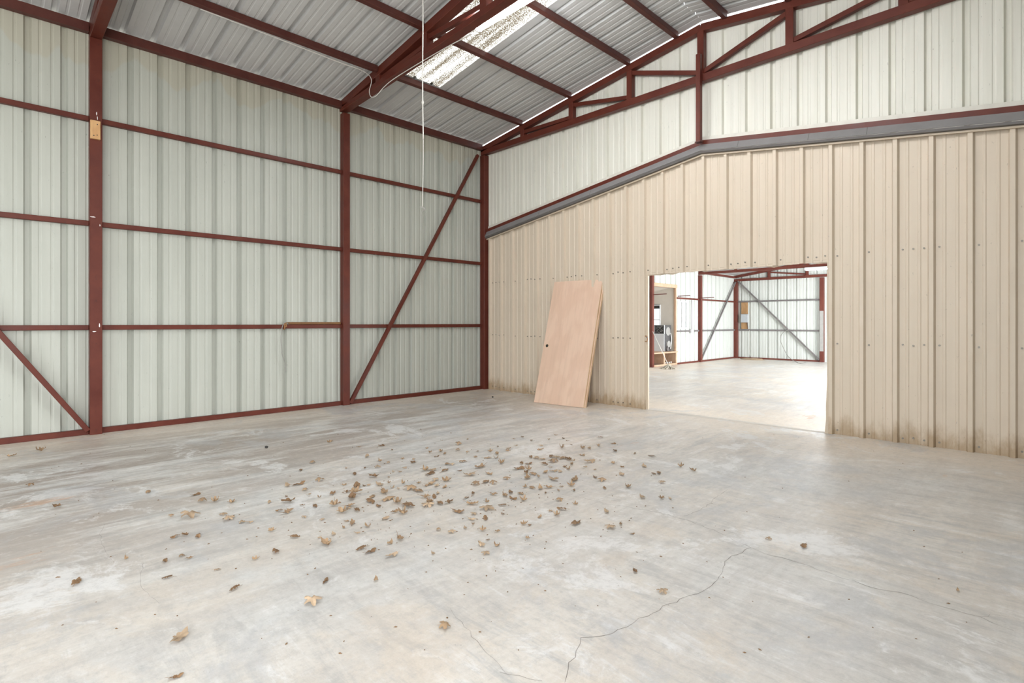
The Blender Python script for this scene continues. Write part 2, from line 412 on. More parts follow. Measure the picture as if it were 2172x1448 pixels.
# ------------------------------------------------------------------ red steel frame of the main room
ST = M['steel']
col1 = empty('steel_column', (.06, -6.01, 0), label='red steel column with a small wood block screwed on, nearest the left edge', cat='column')
box('post', .002, .120, -6.067, -5.953, 0, 4.50, ST, col1)
col2 = box('steel_column', .002, .112, -2.992, -2.885, 0, 4.495, ST, label='red steel column in the middle of the left wall, brace starting at its foot', cat='column')
col3 = box('steel_column', .002, .122, -.122, -.003, 0, 4.47, ST, label='red steel corner column where the white wall meets the tan wall', cat='column')
# paint smears on the first column
for (u0, v0, wd, hh) in ((205, 241, .012, .05), (206.5, 250, .009, .05), (197, 460, .055, .012), (212, 478, .01, .03), (200, 703, .04, .012), (211, 690, .012, .05)):
    p = P(u0, v0, 0, .121); vs = []
    for k in range(9):
        a = 2 * math.pi * k / 9; q = rnd.uniform(.65, 1.15)
        vs.append((.1212, p.y + math.cos(a) * wd * q / 2, p.z + math.sin(a) * hh * q / 2))
    link('paint_smear', mesh('paint_smear', vs, [tuple(range(9))]), M['paint'], col1, label='white paint smear')
wbk = empty('wood_block', (.13, -6.02, 3.33), label='small pale pine block screwed to the nearest red column', cat='wood block')
box('block', .121, .158, -6.066, -5.975, 3.345, 3.553, M['pine'], wbk, bevel=.003)
for dy, dz in ((.062, .165), (.060, .045), (.030, .035)):
    bm = bmesh.new(); cyl(bm, (.1585, -6.066 + dy, 3.345 + dz), (1, 0, 0), .006, .003, 10)
    link('screw', bm_mesh(bm, 'screw'), M['black'], wbk)
bays = [(-9.05, -6.068, 'left of the wood-block column'), (-5.952, -2.993, 'between the two free-standing left-wall columns'), (-2.884, -.123, 'between the middle column and the corner column')]
for zi, (z, nm) in enumerate(((1.215, 'lowest'), (2.400, 'middle'), (3.590, 'highest'))):
    for a, b, w_ in bays:
        box('wall_girt', .002, .058, a, b, z - .028, z + .028, ST, label=f'{nm} red horizontal wall girt {w_}', cat='girt', group='girts on the left wall')
for a, b, w_ in bays:
    box('eave_strut', .002, .085, a, b, 4.565, 4.672, M['steel_dark'], label=f'dark red eave strut under the roof sheets {w_}', cat='eave strut', group='eave struts above the left wall')
bar('diagonal_brace', (.088, -2.872, .02), (.088, -.255, 4.44), .052, .058, ST, up=(1, 0, 0), label='long red diagonal brace from the middle column foot to the corner top', cat='brace')
bar('diagonal_brace', (.088, -6.080, .05), (.088, -8.98, 4.50), .052, .058, ST, up=(1, 0, 0), label='red diagonal brace at the left edge, rising from the wood-block column foot', cat='brace')

def truss(name, y, t, z0c, z1c, xs, label, left=0.0, right=W2, ridge=RX, eave_top=4.672, plate=None, mat=ST, web=.085, tb=None):
    """pitched truss in the plane Y=y; z0c/z1c = bottom chord centre at the ends / at mid span"""
    r = empty(name, (left, y, z0c), label=label, cat='truss'); tb = tb or t
    e = eave_top - t / 2 - .006; top = lambda X: e + SL * ((X - left) if X < ridge else (right - X))
    bot = lambda X: z0c + (z1c - z0c) * (1 - abs(X - ridge) / (ridge - left))
    for a, b in ((left + .0, ridge), (right, ridge)):
        bm = bmesh.new(); add_bar(bm, (a, y, top(a)), (b, y, top(b)), t, t, (0, 0, 1))
        link('top_chord', bm_mesh(bm, 'c', bevel=.004), mat, r)
    if abs(z1c - z0c) < .005:
        bar('bottom_chord', (left + .002, y, z0c), (right, y, z0c), t, tb, mat, r)
    else:
        for a in (left + .002, right): bar('bottom_chord', (a, y, bot(a)), (ridge, y, bot(ridge)), t, tb, mat, r)
    for i, X in enumerate(xs):
        a, b = bot(X) + tb / 2 - .004, top(X) - t / 2 + .006
        if b - a > .02: bar('web_post', (X, y, a), (X, y, b), t * .92, t * .92, mat, r, up=(0, 1, 0))
    allx = [left + .12] + list(xs)
    for i in range(len(xs) - 1):
        X0, X1 = xs[i], xs[i + 1]
        if X1 <= ridge + .01: A, B = (X0 + t / 2, top(X0) - t / 2 - web * .45), (X1 - t / 2, bot(X1) + t / 2 + web * .50)
        else: A, B = (X0 + t / 2, bot(X0) + t / 2 + web * .45), (X1 - t / 2, top(X1) - t / 2 - web * .45)
        bar('web_diagonal', (A[0] - .01, y, A[1]), (B[0] + .01, y, B[1]), web * .72, web * .72, mat, r)
    if plate:
        for (xa, xb) in plate:
            vs = []
            for yy in (y + t / 2 - .012, y + t / 2 - .004):
                vs += [(xa, yy, bot(xa)), (xb, yy, bot(xb)), (xb, yy, top(xb)), (xa, yy, top(xa))]
            link('gusset_plate', mesh('gp', vs, [(0, 1, 2, 3), (7, 6, 5, 4), (0, 4, 5, 1), (1, 5, 6, 2), (2, 6, 7, 3), (3, 7, 4, 0)]), M['steel_dark'], r)
    return r
XS = [1.11, 2.22, 3.33, 4.44, 5.55, 6.66, 7.77]
truss('roof_truss', -.062, .098, 4.535, 4.535, XS, 'red steel end truss fixed along the white gable wall', eave_top=4.645)
truss('roof_truss', -2.945, .118, 4.565, 4.745, XS, 'red steel truss carrying the fluorescent light, crossing above the middle column', plate=[(.25, 1.11), (1.11, 2.22)], eave_top=4.69, tb=.075)
truss('roof_truss', -6.01, .112, 4.555, 4.66, XS, 'red steel truss overhead at the left, on the wood-block column', eave_top=4.69)
# purlins between the trusses
PX = [(1.11, 'first purlin up from the left eave'), (2.22, 'second purlin up from the left eave'), (3.33, 'third purlin up from the left eave'), (4.10, 'last purlin before the ridge'), (4.78, 'first purlin beyond the ridge'), (5.55, 'second purlin beyond the ridge')]
for (ya, yb, wh) in ((-2.885, -.112, 'in the end bay with the skylight'), (-5.953, -3.005, 'in the bay left of the light truss')):
    for X, nm in PX:
        if ya < -5 and X > 4.5: continue
        zt = roof_z(X) - .004; nx = SL if X > RX else -SL
        bar('roof_purlin', (X, ya, zt - .045), (X, yb, zt - .045), .062, .086, M['steel_dark'], up=(nx, 0, 1), label=f'red {nm} {wh}', cat='purlin', group='roof purlins')
# vertical tube in front of the king post, standing on the flashing ridge
kp = empty('gable_post', (4.44, -.14, 3.68), label='red square tube hanging down from the end truss to the grey flashing peak', cat='post')
box('tube', 4.412, 4.474, -.182, -.114, 3.672, 4.835, ST, kp)
box('foot_plate', 4.40, 4.486, -.19, -.113, 3.664, 3.675, M['steel_dark'], kp, bevel=.001)

# ------------------------------------------------------------------ rake flashing between tan and white wall
def rake(name, prof, mat, kind='structure'):
    """extrude a profile [(y, dz), ...] along the gable line"""
    xs = [0.123, RX, W2]; vs, fs = [], []
    for X in xs:
        for (y, dz) in prof: vs.append((X, y, spl(X) + dz))
    n = len(prof)
    for i in range(2):
        for j in range(n):
            fs.append((i * n + j, (i + 1) * n + j, (i + 1) * n + (j + 1) % n, i * n + (j + 1) % n))
    fs += [tuple(range(n)), tuple(range(2 * n, 3 * n))[::-1]]
    bm = bmesh.new(); me = mesh(name, vs, fs); bm.from_mesh(me)
    return link(name, bm_mesh(bm, name), mat, kind=kind)
rake('trim_1', [(-.006, .055), (-.020, .055), (-.020, -.005), (-.006, -.005)], M['white_trim'])
rake('trim_2', [(-.010, .0), (-.052, .0), (-.052, -.060), (-.010, -.060)], M['steel'])
rake('trim_3', [(-.010, -.061), (-.064, -.061), (-.112, -.152), (-.106, -.156), (-.060, -.073), (-.010, -.073)], M['grey_flash'])
rake('trim_4', [(-.046, -.158), (-.104, -.1575), (-.098, -.184), (-.046, -.190)], M['dark_flash'])
rake('trim_5', [(-.0385, -.190), (-.064, -.190), (-.064, -.210), (-.0385, -.210)], M['tan_trim'])
# sheet-metal laps on the flashing
for X in (4.93, 5.75, 6.33, 2.6, 1.5):
    z = spl(X); vs = [(X, -.0648, z - .062), (X + .006, -.0648, z - .062), (X + .006, -.1128, z - .152), (X, -.1128, z - .152)]
    link('trim_lap', mesh('trim_lap', vs, [(0, 1, 2, 3)]), M['dark_flash'], bpy.data.objects['trim_3'])

# opening: bent tan edge trims, header lip, threshold
op = empty('door_1', (OX0, 0, 0), kind='structure')
box('jamb_trim', OX0 - .055, OX0 - .001, -.012, -.006, 0, OZ + .0, M['tan_trim'], op, bevel=.001)
box('jamb_return', OX0 - .001, OX0 + .002, -.012, .022, 0, OZ, M['tan_trim'], op, bevel=.001)
vs, fs = [], []
for i in range(13):                                # dented right-hand edge sheet
    z = OZ * i / 12; d = .018 * math.sin(i * .9) * (1 - i / 12) + (.03 if i == 0 else 0)
    vs += [(OX1 + .072, -.014, z), (OX1 + .004 - d * .6, -.020 - abs(d), z), (OX1 + .002 - d * .3, .05, z)]
for i in range(12):
    for j in range(2): fs.append((i * 3 + j, i * 3 + j + 1, i * 3 + j + 4, i * 3 + j + 3))
link('jamb_trim', mesh('jt', vs, fs), M['tan_trim'], op)
vs, fs = [], []
for i in range(25):                                # ragged header edge of the cut sheets
    X = OX0 + (OX1 - OX0) * i / 24
    dz = (.0 if i < 2 else rnd.uniform(-.012, .022)); vs += [(X, -.006, OZ + .03), (X, .004, OZ - .012 + dz)]
for i in range(24): fs.append((2 * i, 2 * i + 1, 2 * i + 3, 2 * i + 2))
link('header_lip', mesh('hl', vs, fs), M['tan_trim'], op)
box('header_tube', OX0 - .1, OX1 + .2, .055, .105, OZ + .03, OZ + .09, M['steel_annex'], op)
box('side_post', OX0 - .135, OX0 - .078, .055, .11, 0, OZ + .03, M['steel_annex'], op)
box('side_post', OX1 + .012, OX1 + .07, .055, .11, 0, OZ + .03, M['steel_annex'], op)
vs = []
for i in range(30):
    X = OX0 - .02 + (OX1 - OX0 + .05) * i / 29; vs += [(X, -.035 + rnd.uniform(-.008, .008), .0015), (X, .035 + rnd.uniform(-.02, .02), .006)]
link('threshold_strip', mesh('th', vs, [(2 * i, 2 * i + 1, 2 * i + 3, 2 * i + 2) for i in range(29)]), M['patch'], op)
lat = empty('ring_latch', (OX0 - .02, -.03, 1.03), label='small rusty ring latch on the left edge of the opening', cat='latch')
ring = [(OX0 - .022 + .028 * math.cos(a), -.026, 1.035 + .042 * math.sin(a)) for a in [2 * math.pi * i / 18 for i in range(18)]]
link('ring', tube_mesh('ring', ring, .0055, 6, True), M['rust'], lat)
box('staple', OX0 - .012, OX0 + .006, -.034, -.012, 1.045, 1.062, M['galv'], lat, bevel=.002)

# screws in the tan wall (tiny, joined)
bm = bmesh.new()
for z in (2.035, 1.032, .055):
    k = 0; X = .2
    while X < W2 - .1:
        c = 5.967 + round((X - 5.967) / PITCH) * PITCH
        for dx, dy, on in ((.062, -.004, k % 1 == 0), (-.062, -.004, k % 3 == 1), (.152, -.004, k % 3 == 0)):
            xx = c + dx
            if on and not (OX0 - .03 < xx < OX1 + .03 and z < OZ): cyl(bm, (xx, -.008, z + rnd.uniform(-.01, .01)), (0, 1, 0), .0095, .010, 8)
        X += PITCH; k += 1
link('screw_heads', bm_mesh(bm, 'screw_heads'), M['screw'], tw, kind='stuff')

# ------------------------------------------------------------------ leaning door slabs
def door_slab(name, a, b, ta, tb, th, label, hole=None, mat=None):
    """slab with front-face corners: a,b bottom left/right, ta,tb top left/right"""
    a, b, ta, tb = map(Vector, (a, b, ta, tb)); ux = (b - a).normalized(); wd = (b - a).length
    uz = ((ta - a) - ux * (ta - a).dot(ux)).normalized(); hh = (ta - a).length; nn = ux.cross(uz)
    if nn.y > 0: nn = -nn                          # towards the viewer
    r = empty(name, a, label=label, cat='door')
    q = lambda x, y, z: a + ux * x + nn * y + uz * z
    def slab(nm, x0, x1, y0, y1, z0, z1, mt, hole=None):
        bm = bmesh.new(); vs = [bm.verts.new((x, -y, z)) for x in (x0, x1) for y in (y0, y1) for z in (z0, z1)]
        for f in ((0, 1, 3, 2), (4, 6, 7, 5), (0, 4, 5, 1), (2, 3, 7, 6), (0, 2, 6, 4), (1, 5, 7, 3)): bm.faces.new([vs[i] for i in f])
        me = bm_mesh(bm, nm); me.materials.append(mt)
        o = bpy.data.objects.new(nm, me); COL.objects.link(o); o.parent = r
        o.rotation_euler = Matrix((ux, -nn, uz)).transposed().to_euler()      # the parent sits at the bottom-left corner
        return o
    slab('veneer_face', 0, wd, -.003, 0, 0, hh, M['ply'])
    slab('core', .001, wd - .001, -th + .003, -.003, .001, hh - .001, M['edge'])
    slab('veneer_back', 0, wd, -th, -th + .003, 0, hh, M['ply'])
    if hole:
        bm = bmesh.new()
        c = q(hole[0], .0008, hole[1])
        cyl(bm, c, nn, .027, .0016, 22); link('bore_hole', bm_mesh(bm, 'bore_hole'), M['black'], r, label='dark round lock bore')
        pts = [c + ux * (.0275 * math.cos(t)) + uz * (.0275 * math.sin(t)) for t in [2 * math.pi * i / 22 for i in range(22)]]
        link('bore_rim', tube_mesh('bore_rim', pts, .003, 5, True), M['edge'], r)
    return r, q, nn
dA = Vector((1.930, -.672, .004)); dB = dA + Vector((.992, .112, 0)).normalized() * .914
ux = (dB - dA).normalized(); hdir = Vector((-ux.y, ux.x, 0)); ln = math.radians(16.6)
uzv = hdir * math.sin(ln) + Vector((0, 0, math.cos(ln)))
HD = 2.032
d1, q1, n1 = door_slab('door_slab', dA, dB, dA + uzv * HD - ux * .085, dB + uzv * HD - ux * .085, .035, 'pinkish plywood door slab with a round lock bore, leaning in front', hole=(.07, .93))
off = -n1 * .0365
d2, q2, n2 = door_slab('door_slab', dA + off + ux * .012, dB + off + ux * .012, dA + off + ux * .012 + uzv * (HD - .003) - ux * .085, dB + off + ux * .012 + uzv * HD - ux * .085, .035, 'second bare door slab hidden behind the front one, edge showing')
bm = bmesh.new()
for (sx_, sz_) in ((.905, .55), (.905, 1.05)):
    cyl(bm, q1(sx_ + .002, -.018, sz_), ux, .008, .006, 10)
link('edge_hole', bm_mesh(bm, 'edge_hole'), M['black'], d1)

# ------------------------------------------------------------------ small things on the left wall
sp = empty('coil_spring', (.03, -3.85, 1.245), label='long rusty coil spring lying along the lowest girt', cat='spring')
pts = []
for i in range(96 * 8):
    t = i / (96 * 8); a = 2 * math.pi * i / 8
    pts.append((.030 + .015 * math.cos(a), -3.80 + .80 * t, 1.2615 + .015 * math.sin(a)))
link('coil', tube_mesh('coil', pts, .0032, 4), M['rust'], sp)
link('hook', tube_mesh('hook', spline([(.030, -3.80, 1.262), (.036, -3.82, 1.275), (.040, -3.838, 1.266), (.038, -3.83, 1.252)]), .004, 6), M['rust'], sp)
rp = empty('tie_rope', (.07, -3.88, .57), label='frayed brown rope hanging from the lowest girt at the spring end', cat='rope')
y = lambda u, v: P(u, v, 0, .066)
pts = [y(603, 684), y(599, 692), y(597, 703), y(596, 722), y(598, 742), y(598, 750), y(603, 765), y(606, 776), y(606, 784), y(604, 789)]
link('strand', tube_mesh('strand', spline(pts, 6), .0055, 6), M['cable'], rp)
for k in range(3):
    c0 = y(603 + k * 1.5, 690); pts = [(.034 + .036 * math.cos(a), c0.y + .012 * math.sin(a * .5 + k), c0.z - .012 + .046 * math.sin(a)) for a in [2 * math.pi * i / 20 for i in range(20)]]
    link('knot_loop', tube_mesh('knot_loop', pts, .0055, 6, True), M['rust'], rp)
p0 = y(606, 774); link('frayed_end', tube_mesh('frayed_end', [p0, p0 + Vector((.004, .02, .004)), p0 + Vector((.006, .03, -.002))], .003, 5), M['cable'], rp)

# hanging pull cord
hc = empty('pull_cord', (3.33, -3.797, 2.18), label='white pull cord hanging from the roof with a wire loop at its end', cat='cord')
cx, cy = 3.33, -3.797
jit = lambda z: (cx + .004 * math.sin(z * 5), cy + .004 * math.cos(z * 4), z)
link('cord', tube_mesh('cord', [jit(z) for z in np.linspace(5.12, 3.10, 40)], .0058, 6), M['cord'], hc)
bm = bmesh.new(); bmesh.ops.create_icosphere(bm, subdivisions=2, radius=.012, matrix=Matrix.Translation(jit(3.47)) @ Matrix.Diagonal((1, 1, 1.8, 1)))
link('knot', bm_mesh(bm, 'knot', True), M['cord'], hc)
link('thin_line', tube_mesh('thin_line', [jit(z) for z in np.linspace(3.10, 2.43, 16)], .0034, 6), M['cord'], hc)
link('hook', tube_mesh('hook', spline([(cx - .02, cy - .02, 2.428), (cx, cy, 2.42), (cx + .014, cy + .014, 2.41), (cx + .01, cy + .01, 2.395), (cx, cy, 2.40)]), .0055, 6), M['cable'], hc)
pts = [jit(2.405)]; lp = []
for i in range(25):
    a = math.pi / 2 + 2 * math.pi * i / 24; lp.append((cx + .006 + .020 * math.cos(a), cy + .006 + .020 * math.cos(a), 2.292 + .105 * math.sin(a) * (1 if i < 25 else 1)))
link('wire_loop', tube_mesh('wire_loop', lp, .0022, 5), M['cable'], hc)

# fluorescent strip light beside the bottom chord of the second truss
def strip_light(x0, x1, yc, z, label, n=2):
    r = empty('strip_light', (x0, yc, z), label=label, cat='light')
    box('housing', x0, x1, yc - .062, yc + .062, z + .028, z + .075, M['white_enamel'], r, bevel=.006)
    for e in (x0, x1 - .022): box('end_cap', e, e + .022, yc - .062, yc + .062, z - .004, z + .03, M['white_enamel'], r, bevel=.004)
    for dy in ((-.032, .032) if n == 2 else (0,)):
        bm = bmesh.new(); cyl(bm, ((x0 + x1) / 2, yc + dy, z + .010), (1, 0, 0), .0165, x1 - x0 - .05, 14)
        link('tube', bm_mesh(bm, 'tube', True), M['tube'], r)
    return r
sl = strip_light(3.0, 4.22, -2.80, 4.700, 'glowing fluorescent strip light on the truss below the skylight')
for X in (3.2, 4.05): box('bracket', X, X + .03, -2.885, -2.80, 4.7755, 4.785, M['galv'], sl, bevel=.001)
strip_light(5.0, 6.22, -2.80, 4.700, 'unseen fill strip light added farther along the same truss, beyond the ridge')  # out-of-frame fixture, added to brighten the far floor
strip_light(5.2, 6.42, -5.87, 4.66, 'unseen fill strip light added on the overhead truss at the wood-block column')  # also out of frame, added for more even light
# the white lamp cable: along a purlin, loop under the truss foot, along the bottom chord to the light
bz = lambda X: 4.565 + (4.745 - 4.565) * (X / RX) - .044
cpts = [(1.075, -5.2, 4.765), (1.07, -4.4, 4.755), (1.065, -3.6, 4.74), (1.06, -3.20, 4.74), (1.0, -3.03, 4.70), (.93, -3.02, 4.56), (.96, -3.012, 4.47), (1.08, -3.0, 4.45), (1.25, -2.975, 4.53), (1.5, -2.96, bz(1.5) - .006), (2.1, -2.94, bz(2.1) - .006), (2.6, -2.91, bz(2.6) - .006), (2.85, -2.88, bz(2.85) - .004), (3.0, -2.865, bz(3.0) - .004)]
tag(link('lamp_cable', tube_mesh('lamp_cable', spline(cpts, 8), .0058, 6), M['cord']), 'white cable looping under the truss end and running to the light', 'cable')

# ------------------------------------------------------------------ annex beyond the opening
aroof = lambda X: 2.965 + SL * ((X - AX0) if X < RX else (AX1 - X))
NY0, NY1, NZ = 6.70, 8.05, 2.33                    # framed nook in the annex left wall
WY0, WY1, WZ0, WZ1 = 8.20, 8.80, 1.085, 1.935
al = empty('wall_left', kind='structure')
def al_spans(m):
    if NY0 < m < NY1: return [(K(NZ), K(2.95))]
    if WY0 < m < WY1: return [(K(0), K(WZ0)), (K(WZ1), K(2.95))]
    return [(K(0), K(2.95))]
sheet('panel', al, M['white_c'], (AX0, 0, 0), (0, 1, 0), (0, 0, 1), (-1, 0, 0), 0.06, AY1, .17, al_spans, cuts=(NY0, NY1, WY0, WY1))
af = empty('wall_far', kind='structure')
sheet('panel', af, M['white_c'], (0, AY1, 0), (1, 0, 0), (0, 0, 1), (0, 1, 0), AX0, AX1, .17, lambda m: [(K(0), lambda s: aroof(s) - .01)], cuts=(RX,))
ar = empty('wall_right', kind='structure')
sheet('panel', ar, M['white_c'], (AX1, 0, 0), (0, 1, 0), (0, 0, 1), (1, 0, 0), 0.06, AY1, .17,
      lambda m: [(K(2.8), K(2.95))] if 3.3 < m < 9.9 else [(K(0), K(2.95))], cuts=(3.3, 9.9))
ac = empty('ceiling', kind='structure')
AL = math.hypot(1, SL) * (RX - AX0)
sheet('panel', ac, M['roof'], (AX0, 0, 2.965), (0, 1, 0), (1 / LS, 0, SL / LS), nL, .012, AY1 + .1, .2, lambda m: [(K(-.1), K(AL))])
sheet('panel', ac, M['roof'], (AX1, 0, 2.965), (0, 1, 0), (-1 / LS, 0, SL / LS), nR, .012, AY1 + .1, .2, lambda m: [(K(-.1), K(AL))])
AS = M['steel_annex']
cA = box('steel_column', AX0 + .002, AX0 + .10, 6.59, 6.685, 0, 2.80, AS, label='purplish red annex post just inside the left edge of the opening', cat='column')
cB = box('steel_column', AX0 + .002, AX0 + .105, 9.545, 9.65, 0, 2.80, AS, label='red annex column to the right of the bright window', cat='column')
cC = box('steel_column', AX0 + .002, AX0 + .125, AY1 - .125, AY1 - .003, 0, 2.74, AS, label='red annex column in the far corner between two braces', cat='column')
cD = empty('steel_column', (2.46, AY1 - .06, 0), label='pale and red annex post at the right edge of the opening', cat='column')
box('post', 2.43, 2.55, AY1 - .11, AY1 - .003, 0, 2.73, AS, cD)
box('highlight_face', 2.432, 2.545, AY1 - .113, AY1 - .1105,   .35, 1.65, M['light_metal'], cD, bevel=0, label='pale face painted as a highlight')  # pale plate stands in for the highlight on the post
abays = [(6.69, 9.54, 'between the nook and the window column'), (9.655, AY1 - .127, 'between the window column and the far corner')]
for z, nm in ((1.01, 'lower'), (2.02, 'upper')):
    for a, b, w_ in abays:
        a2 = 8.10 if a < 7 else a
        box('wall_girt', AX0 + .002, AX0 + .05, a2, b, z - .025, z + .025, M['galv'] if z < 1.5 else AS, label=f'{nm} annex wall girt {w_}', cat='girt', group='annex girts')
    box('wall_girt', AX0 + .128, 2.428, AY1 - .05, AY1 - .002, z - .025, z + .025, M['galv'], label=f'{nm} grey girt across the annex far wall', cat='girt', group='annex girts')
for a, b in ((8.10, 9.54), (9.655, AY1 - .127)): box('baseboard_left', AX0 + .002, AX0 + .05, a, b, 0, .05, AS, kind='structure')
box('baseboard_far', AX0 + .128, 2.428, AY1 - .05, AY1 - .002, 0, .05, AS, kind='structure')
bar('diagonal_brace', (AX0 + .075, 9.67, .12), (AX0 + .075, AY1 - .14, 2.72), .045, .045, M['galv'], up=(1, 0, 0), label='dark diagonal brace on the annex left wall', cat='brace')
bar('diagonal_brace', (AX0 + .14, AY1 - .075, 2.76), (2.42, AY1 - .075, .06), .045, .045, M['galv'], up=(0, 1, 0), label='grey diagonal brace across the annex far wall', cat='brace')
box('eave_strut', AX0 + .002, AX0 + .07, 9.655, AY1 - .127, 2.86, 2.93, AS, label='dark eave strut along the top of the annex left wall', cat='eave strut')
ax = [AX0 + 1.2, AX0 + 2.4, AX0 + 3.6, RX, RX + 1.2, RX + 2.4, RX + 3.6]
truss('roof_truss', 9.60, .08, 2.86, 2.86, ax, 'red truss over the middle of the annex, seen through the opening top', left=AX0, right=AX1, eave_top=2.99, mat=AS, web=.065)
truss('roof_truss', AY1 - .05, .085, 2.79, 2.79, ax, 'dark red end truss on the annex far wall', left=AX0, right=AX1, eave_top=2.955, mat=AS, web=.07)
strip_light(2.84, 4.06, 9.50, 2.735, 'white fluorescent strip light in the annex at the opening top corner')
for (yy, nm) in ((6.64, 'first annex post'), (9.597, 'window column')):
    bar('welded_rod', (AX0 + .10, yy, 2.065), (AX0 + .50, yy + .03, 2.075), .022, .022, AS, label=f'short red rod sticking out from the {nm}', cat='rod', group='rods welded to annex posts')
bar('welded_rod', (AX0 + .05, 8.14, 2.075), (AX0 + .42, 8.20, 2.085), .022, .022, AS, label='short red rod sticking out above the bright window', cat='rod', group='rods welded to annex posts')
# window in the annex left wall
def window(name, ax_, at, a0, a1, z0, z1, fr=.035, mull=True, inner=1):
    r = empty(name, (at if ax_ == 0 else a0, a0 if ax_ == 0 else at, z0), kind='structure')
    def bx(nm, s0, s1, q0, q1, d0, d1, mt):
        if ax_ == 0: return box(nm, at + d0, at + d1, s0, s1, q0, q1, mt, r, bevel=.002)
        return box(nm, s0, s1, at + d0, at + d1, q0, q1, mt, r, bevel=.002)
    bx('window_frame', a0, a0 + fr, z0, z1, -.05, .02, M['white_enamel']); bx('window_frame', a1 - fr, a1, z0, z1, -.05, .02, M['white_enamel'])
    bx('window_frame', a0 + fr, a1 - fr, z0, z0 + fr, -.05, .02, M['white_enamel']); bx('window_frame', a0 + fr, a1 - fr, z1 - fr, z1, -.05, .02, M['white_enamel'])
    if mull: bx('mullion', (a0 + a1) / 2 - .02, (a0 + a1) / 2 + .02, z0 + fr, z1 - fr, -.04, .012, M['white_enamel'])
    bx('pane', a0 + fr, a1 - fr, z0 + fr, z1 - fr, -.02, -.014, M['glass'])
    return r
window('window_1', 0, AX0, WY0, WY1, WZ0, WZ1)
# nook behind the framed opening
NX = AX0 - 2.0
NW0, NW1, NWZ0, NWZ1 = -1.50, -.84, .95, 1.83
def quad_wall(name, quads, mat):
    vs, fs = [], []
    for q in quads: fs.append(tuple(range(len(vs), len(vs) + 4))); vs += q
    return link(name, mesh(name, vs, fs), mat, kind='structure')
yw = NY1 + .02
R = lambda x0, x1, z0, z1: [(x0, yw, z0), (x1, yw, z0), (x1, yw, z1), (x0, yw, z1)]
quad_wall('wall_nook_far', [R(NX, NW0, 0, 2.6), R(NW1, AX0 - .04, 0, 2.6), R(NW0, NW1, 0, NWZ0), R(NW0, NW1, NWZ1, 2.6)], M['drywall'])
S = lambda y0, y1, z0, z1: [(NX, y0, z0), (NX, y1, z0), (NX, y1, z1), (NX, y0, z1)]
quad_wall('wall_nook_side', [S(4.6, 5.1, 0, 2.6), S(7.5, yw, 0, 2.6), S(5.1, 7.5, 0, .7), S(5.1, 7.5, 1.85, 2.6)], M['drywall'])
window('fill_window', 0, NX, 5.1, 7.5, .7, 1.85)  # window out of view, added to light the nook
quad_wall('wall_nook_near', [[(NX, 4.6, 0), (AX0 - .04, 4.6, 0), (AX0 - .04, 4.6, 2.6), (NX, 4.6, 2.6)]], M['drywall'])
quad_wall('ceiling_nook', [[(NX, 4.6, 1.95), (AX0 - .03, 4.6, 2.37), (AX0 - .03, yw, 2.37), (NX, yw, 1.95)]], M['drywall'])
wn = window('window_2', 1, yw + .02, NW0, NW1, NWZ0, NWZ1, .03, False)
box('roller_blind', NW0 + .01, NW1 - .005, yw - .025, yw - .005, 1.70, 1.84, M['black'], wn, bevel=.004)
box('meeting_rail', NW0 + .03, NW1 - .03, yw - .01, yw + .03, 1.34, 1.375, M['white_enamel'], wn, bevel=.002)
fr = empty('nook_frame', (AX0, NY1, 0), label='raw lumber door frame in the annex wall beside the window', cat='frame')
box('header', AX0 - .04, AX0 + .035, NY0 - .05, NY1 + .09, 2.32, 2.425, M['lumber'], fr)
box('jamb', AX0 - .04, AX0 + .03, NY1, NY1 + .055, .41, 2.319, M['lumber'], fr)
pf = empty('platform', (AX0, 7.4, 0), label='low wooden platform with open cubbies under the broken appliance', cat='platform')
box('deck', AX0 - 1.2, AX0 + .06, NY0 - .02, NY1 + .09, .365, .405, M['lumber'], pf)
for yy in (NY0, 7.33, NY1 + .0): box('leg_board', AX0 - 1.15, AX0 + .035, yy, yy + .07, .052, .364, M['lumber'], pf)
box('bottom_rail', AX0 - .02, AX0 + .05, NY0 - .02, NY1 + .09, .004, .051, M['lumber'], pf)
box('back_board', AX0 - 1.19, AX0 - 1.16, NY0, NY1, .05, .364, M['brown_board'], pf)
for k in range(5):
    yy = 7.45 + k * .11; tag(box('rubble_block', AX0 - .10 + rnd.uniform(-.03, .03), AX0 - .05, yy, yy + .06, .052, .052 + rnd.uniform(.02, .045), M['patch']), 'small pale rubble chunk lying in the right platform cubby', 'rubble', 'rubble in the platform cubby')
# stripped appliance on the platform
apx, apy = -.53, 7.93
ap = empty('stripped_appliance', (apx, apy, .406), label='stripped white laundry appliance with open machinery, standing on the platform', cat='appliance')
ap.rotation_euler = (0, 0, 0)
def abox(nm, x0, x1, y0, y1, z0, z1, mt, parent=ap, bevel=.004): return box(nm, apx + x0, apx + x1, apy + y0, apy + y1, .406 + z0, .406 + z1, mt, parent, bevel=bevel)
abox('white_front', -.30, .06, -.30, -.285, 0, .53, M['white_enamel'])
abox('frame_post', .045, .06, -.30, -.27, .53, .80, M['white_enamel']); abox('frame_post', -.30, -.285, -.30, -.27, .53, .80, M['white_enamel'])
abox('frame_top', -.30, .06, -.30, -.27, .785, .80, M['white_enamel'])
abox('dark_cabinet', -.30, .045, -.268, .10, 0, .79, M['dark_metal'])
abox('side_panel', .046, .062, -.268, .10, 0, .785, M['dark_metal'])
bm = bmesh.new(); cyl(bm, (apx + .068, apy - .09, .406 + .60), (1, 0, 0), .13, .012, 28); link('round_cover', bm_mesh(bm, 'rc'), M['light_metal'], ap)
bm = bmesh.new(); cyl(bm, (apx + .085, apy - .11, .406 + .22), (1, 0, 0), .10, .05, 24); link('blower_housing', bm_mesh(bm, 'bh'), M['light_metal'], ap)
